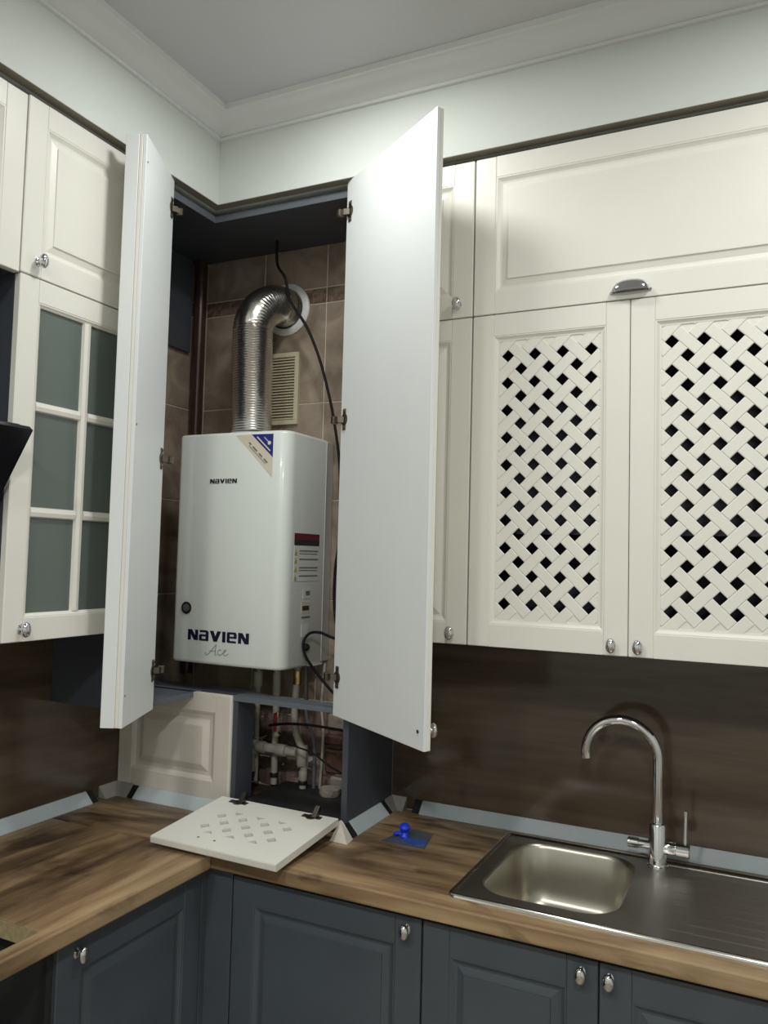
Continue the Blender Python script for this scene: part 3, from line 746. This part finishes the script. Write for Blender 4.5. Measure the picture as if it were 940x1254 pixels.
pipe('gas_hose', [(.588, -.06, .933), (.585, -.06, 1.08), (.560, -.07, 1.16), (.558, -.08, 1.33)], .0060, 'rubber_grey', 'thin grey flexible hose right of the white pipes', [], 5)
pipe('gas_hose', [(.605, -.05, .933), (.612, -.05, 1.10), (.600, -.045, 1.20), (.606, -.04, 1.33)], .0045, 'pipe_white', 'thinnest pale hose nearest the bare brick wall', [], 5)
v = thing('ball_valve', 'small white valve with a red handle hanging on the pipes under the boiler', 'valve', (.485, -.125, 1.10))
MB().lathe([(.009, 0), (.012, .004), (.012, .032), (.009, .036), (.009, .060)], (0, 0, 0), (0, 0, 1), 14).build('body', 'pipe_white', v, smooth=True)
MB().box(-.006, .006, -.018, -.010, .015, .075, .003).build('handle', 'red_plastic', v)
MB().lathe([(.006, 0), (.006, .02)], (0, 0, .055), (0, 0, 1), 10).build('stem', 'brass', v)
o = MB().tube([(.47, -.15, 1.135), (.54, -.16, 1.150), (.64, -.17, 1.158), (.74, -.15, 1.15), (.80, -.12, 1.14)], .0042, 8, 5).build('low_cable', 'cable_black', smooth=True)
tag(o, 'black cable strung across the top of the small opening', 'cable')
o = MB().tube([(.50, -.14, 1.115), (.56, -.15, 1.085), (.63, -.15, 1.07), (.70, -.14, 1.03), (.77, -.10, .99)], .0030, 8, 5).build('low_cable', 'cable_black', smooth=True)
tag(o, 'thin dark cable drooping to the right across the bare bricks', 'cable')
o = MB().lathe([(.030, 0), (.034, .01), (.034, .022), (.012, .026)], (.665, -.09, .9305), (0, 0, 1), 20).build('pipe_cap', 'plaster_pale', smooth=True)
tag(o, 'round beige cap lying in the right end of the small opening', 'cap')
o = MB().tube([(.365, -.15, .985), (.385, -.155, .998), (.42, -.16, 1.005)], .006, 10, 5).build('hose_end', 'pipe_white', smooth=True)
tag(o, 'short pale hose end lying low in the left of the small opening', 'hose')

# ------------------------------------------------------------ worktop, splashback, trims
ZW = .900
wt = thing('worktop', 'L-shaped brown wood-grain worktop running along both walls', 'worktop', (0, 0, ZW-.038))
CF = .600
hole = [(1.262, -.508), (1.262, -.080), (1.622, -.080), (1.622, -.508)]
weld(plate_holes([(.001, -CF), (2.6, -CF), (2.6, -.001), (.001, -.001)], [hole], 0, .038).build('worktop_run', 'worktop_wood_x', wt, bevel=.004))
hob = [(.565, -1.112), (.565, -1.672), (.075, -1.672), (.075, -1.112)]
weld(plate_holes([(.001, -2.4), (.603, -2.4), (.603, -CF-.0003), (.001, -CF-.0003)], [hob], 0, .038).build('worktop_run', 'worktop_wood_y', wt, bevel=.004))
for x0, x1, y0, y1 in ((.076, .564, -1.1127, -1.1122), (.5643, .5648, -1.671, -1.113), (.0752, .0757, -1.671, -1.113)):
    MB().box(x0, x1, y0, y1, .0005, .0365).build('cut_edge', 'chipboard', wt, label='raw chipboard edge of the hob cut-out')
o = MB().box(.8385, 2.6, 0.0, .0043, .902, ZB+.02).build('splashback', 'splash_wood_x'); tag(o, 'glossy dark brown splashback panel behind the sink', 'splashback')
o = MB().box(-.0043, 0.0, -2.4, -.300, .902, ZB+.02).build('splashback', 'splash_wood_y'); tag(o, 'glossy dark brown splashback panel on the left wall', 'splashback')
def trim(name, a, b, inward, label, m='trim_film', hgt=.034, dep=.034):
    """triangular worktop trim from a to b (2D), its foot reaching out along inward"""
    a = Vector(a); b = Vector(b); n = Vector(inward)
    sec = [(0.0008, .0005), (dep, .0005), (dep, .003), (.004, hgt), (0.0008, hgt)]
    t = thing(name, label, 'trim strip', (a.x, a.y, ZW))
    L = (b-a)
    R = [[Vector((n.x*d, n.y*d, z)) for d, z in sec], [Vector((L.x+n.x*d, L.y+n.y*d, z)) for d, z in sec]]
    MB().rings(R).build('strip', m, t)
    e = L.normalized()*.028
    for s, base in ((-1, Vector((0, 0))), (1, L)):
        R = [[Vector((base.x+n.x*d*.9+e.x*s*k, base.y+n.y*d*.9+e.y*s*k, .0006+z*.95)) for d, z in sec] for k in (.01, .9)]
        MB().rings(R).build('end_gap', 'black_plastic', t)
trim('worktop_trim', (0.0, -2.0), (0.0, -.450), (1, 0), 'pale blue-grey trim strip along the left wall')
trim('worktop_trim', (.100, -U), (.425, -U), (0, -1), 'pale blue-grey trim strip below the fixed cream panel')
trim('worktop_trim', (.8375, -.290), (.8375, -.086), (1, 0), 'short pale trim strip along the grey cabinet side')
trim('worktop_trim', (.945, 0.0), (2.5, 0.0), (0, -1), 'long pale trim strip behind the sink')
def inner_corner(x, y, ux, uy, label, a=.07):
    t = MB()
    p0 = (0.0006, 0.0006, .0006)
    sgnx, sgny = ux, uy; d = .033; h = .036
    vs = [(.001*sgnx, .001*sgny, .0006), (a*sgnx, .001*sgny, .0006), (a*sgnx, d*sgny, .0006), (d*sgnx, d*sgny, .0006), (d*sgnx, a*sgny, .0006), (.001*sgnx, a*sgny, .0006),
          (.001*sgnx, .001*sgny, h), (a*sgnx, .001*sgny, h), (.001*sgnx, a*sgny, h)]
    fs = [(0, 1, 2, 3, 4, 5), (0, 6, 7, 1), (0, 5, 8, 6), (6, 3, 2, 7), (6, 8, 4, 3), (1, 7, 2), (5, 4, 8)]
    o = t.add(vs, fs).build('trim_corner', 'trim_corner'); o.location = (x, y, ZW); return tag(o, label, 'trim corner')
inner_corner(0, -U-.0015, 1, -1, 'grey trim corner piece between left splashback and cream panel', .075)
inner_corner(.8378, -.0002, 1, -1, 'grey trim corner piece between grey cabinet side and sink splashback', .052)
o = MB().add([(0, 0, .0006), (.044, -.004, .0006), (.050, -.050, .0006), (-.006, -.046, .0006), (.004, -.003, .046), (.012, -.008, .046), (.010, -.012, .046), (.003, -.010, .046)],
             [(0, 3, 2, 1), (4, 5, 6, 7), (0, 1, 5, 4), (1, 2, 6, 5), (2, 3, 7, 6), (3, 0, 4, 7)]).build('trim_corner', 'trim_beige')
o.location = (.828, -U-.002, ZW); tag(o, 'beige pyramid-shaped outer trim corner under the flap', 'trim corner')
# blue plug on a patch of film
pf = MB().prism([(.944, -.296), (1.074, -.293), (1.050, -.175), (.970, -.167)], 2, ZW+.0005, ZW+.0018).build('film_patch', 'film_grey')
tag(pf, 'square of shiny grey film stuck on the worktop left of the sink', 'film')
bp_ = thing('blue_plug', 'bright blue plastic plug on the grey film left of the sink', 'plug', (.990, -.240, ZW+.002))
MB().lathe([(.012, 0), (.014, .003), (.010, .008), (.008, .014), (.013, .018), (.016, .026), (.013, .034), (.005, .038)], (0, 0, 0), (0, 0, 1), 18).build('knob', 'blue_plastic', bp_, smooth=True)
MB().prism([(.010, -.030), (.050, -.048), (.078, -.030), (.070, -.008), (.045, -.002), (.028, -.012), (.006, -.008)], 2, 0.0, .004).build('flat_tab', 'film_blue', bp_)
MB().tube([(-.004, 0, .006), (-.020, -.006, .010), (-.024, -.014, .006)], .005, 8, 4).build('wing', 'blue_plastic', bp_, smooth=True)

# ------------------------------------------------------------ sink and tap
sk = thing('kitchen_sink', 'stainless steel inset sink with rounded bowl and ribbed drainer', 'sink', (1.232, -.545, ZW))
SW, SH = .98, .483
outer = lambda i, r=.022: rrect(i, SW-i, i, SH-i, max(r-i, .004), 5)
R = [[(x, y, z) for x, y in outer(i)] for i, z in ((0, .0004), (.0012, .0048), (.004, .0074), (.008, .0080), (.012, .0068), (.016, .0036))]
MB().rings(R, cap0=False, cap1=False).build('rim', 'steel_rim', sk, smooth=True)
bx0, bx1, by0, by1 = .046, .372, .056, .448
bowl_top = rrect(bx0, bx1, by0, by1, .085, 10)
weld(plate_holes(outer(.016), [bowl_top], .0012, .0036, False).build('deck', 'steel', sk))
lev = [(0, .0036, .085), (.004, .0005, .083), (.008, -.008, .080), (.016, -.10, .078), (.022, -.135, .074), (.036, -.152, .064), (.060, -.158, .045)]
R = [[(x, y, z) for x, y in rrect(bx0+i, bx1-i, by0+i, by1-i, r, 10)] for i, z, r in lev]
MB().rings(R, cap0=False).build('bowl', 'steel_bowl', sk, smooth=True)
MB().lathe([(.040, 0), (.040, .002), (.030, .0025), (.026, -.002)], ((bx0+bx1)/2, (by0+by1)/2, -.158), (0, 0, 1), 24).build('drain', 'chrome', sk, smooth=True)
for k in range(9):
    y = .075+k*.042
    MB().lathe([(.0006, 0), (.0075, .03), (.0085, .23), (.0075, .43), (.0006, .46)], (.46, y, .0034), (1, 0, 0), 16, sx=1.0, sy=.13).build('drainer_rib', 'steel', sk, smooth=True)
MB().tube([(.425, .452, .0040), (.60, .452, .0040), (.93, .452, .0040)], .0018, 6, 1).build('drainer_edge', 'steel', sk)
fx, fy = 1.648, -.116
fc = thing('kitchen_tap', 'tall chrome swan-neck mixer tap behind the sink bowl', 'tap', (fx, fy, ZW+.004))
MB().lathe([(.026, 0), (.026, .004), (.0235, .006), (.0225, .010), (.0225, .106), (.0205, .109), (.014, .110)], (0, 0, 0), (0, 0, 1), 28).build('body', 'chrome', fc, smooth=True)
rr = .0925
pts = [(0, 0, .105), (0, 0, .17), (0, 0, .22), (0, 0, .262)]
for k in range(1, 25):
    a = PI*1.06*k/24; pts.append((-rr+rr*math.cos(a), -.004*math.sin(a), .270+rr*math.sin(a)))
MB().tube(pts, .0132, 18, 2).build('spout', 'chrome', fc, smooth=True)
MB().lathe([(.0095, 0), (.0095, .002), (.0085, .003)], pts[-1], (.15, 0, -1), 14).build('aerator', 'rubber_grey', fc)
MB().lathe([(.0165, .012), (.0165, .040), (.0150, .042), (.0150, .044), (.0180, .046), (.0180, .076), (.015, .078)], (0, 0, .050), (1, 0, 0), 24).build('mixer_valve', 'chrome', fc, smooth=True)
MB().tube([(.066, 0, .064), (.067, 0, .100), (.068, -.002, .150)], .0050, 12, 4).build('lever', 'chrome', fc, smooth=True)
MB().lathe([(.0100, .012), (.0100, .046), (.0130, .047), (.0130, .072), (.010, .074)], (0, -.004, .052), (-1, 0, 0), 20).build('filter_valve', 'chrome', fc, smooth=True)

# ------------------------------------------------------------ base cabinets
BF = .570; BD = BF-T-.001; ZBT = .845; ZBB = .110
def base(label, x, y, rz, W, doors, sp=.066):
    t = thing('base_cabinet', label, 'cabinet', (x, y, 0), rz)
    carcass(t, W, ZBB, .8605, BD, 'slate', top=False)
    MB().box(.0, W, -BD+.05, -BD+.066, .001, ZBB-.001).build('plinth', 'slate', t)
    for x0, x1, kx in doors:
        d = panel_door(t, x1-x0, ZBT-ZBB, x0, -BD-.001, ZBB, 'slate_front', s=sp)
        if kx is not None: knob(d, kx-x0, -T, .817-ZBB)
    return t
base('slate grey corner base cabinet right of the inner corner, one door', .6515, 0, 0, .5335, [(.002, .5315, .496)])
base('slate grey double-door base cabinet under the sink', 1.1860, 0, 0, .800, [(.0015, .3985, .365), (.4015, .7985, .423)])
base('slate grey base cabinet beside the hob cut-out on the left', 0, -1.0665, PI/2, .474, [(.0015, .4725, .052)])
o = thing('corner_filler', 'slate grey filler post in the inner corner of the base cabinets', 'filler panel', (.570, -.570, 0))
MB().box(-.018, .0800, 0, .018, .11, .8605, .0008).build('filler_panel', 'slate_front', o)
MB().box(-.018, 0, -.021, -.0004, .11, .8605, .0008).build('filler_panel', 'slate_front', o)
o = thing('oven_housing', 'dark empty appliance housing below the hob cut-out at the lower left', 'cabinet', (0, -1.6985, 0), PI/2)
mb = MB(); mb.box(0, .016, -BD, 0, .11, .8605); mb.box(.614, .630, -BD-.012, 0, .11, .8605); mb.box(.016, .614, -BD, 0, .11, .126); mb.box(.016, .614, -.006, 0, .126, .8605)
mb.build('body', 'dark_board', o)
MB().box(.018, .612, -BD+.05, -.008, .40, .416).build('shelf', 'dark_board', o)
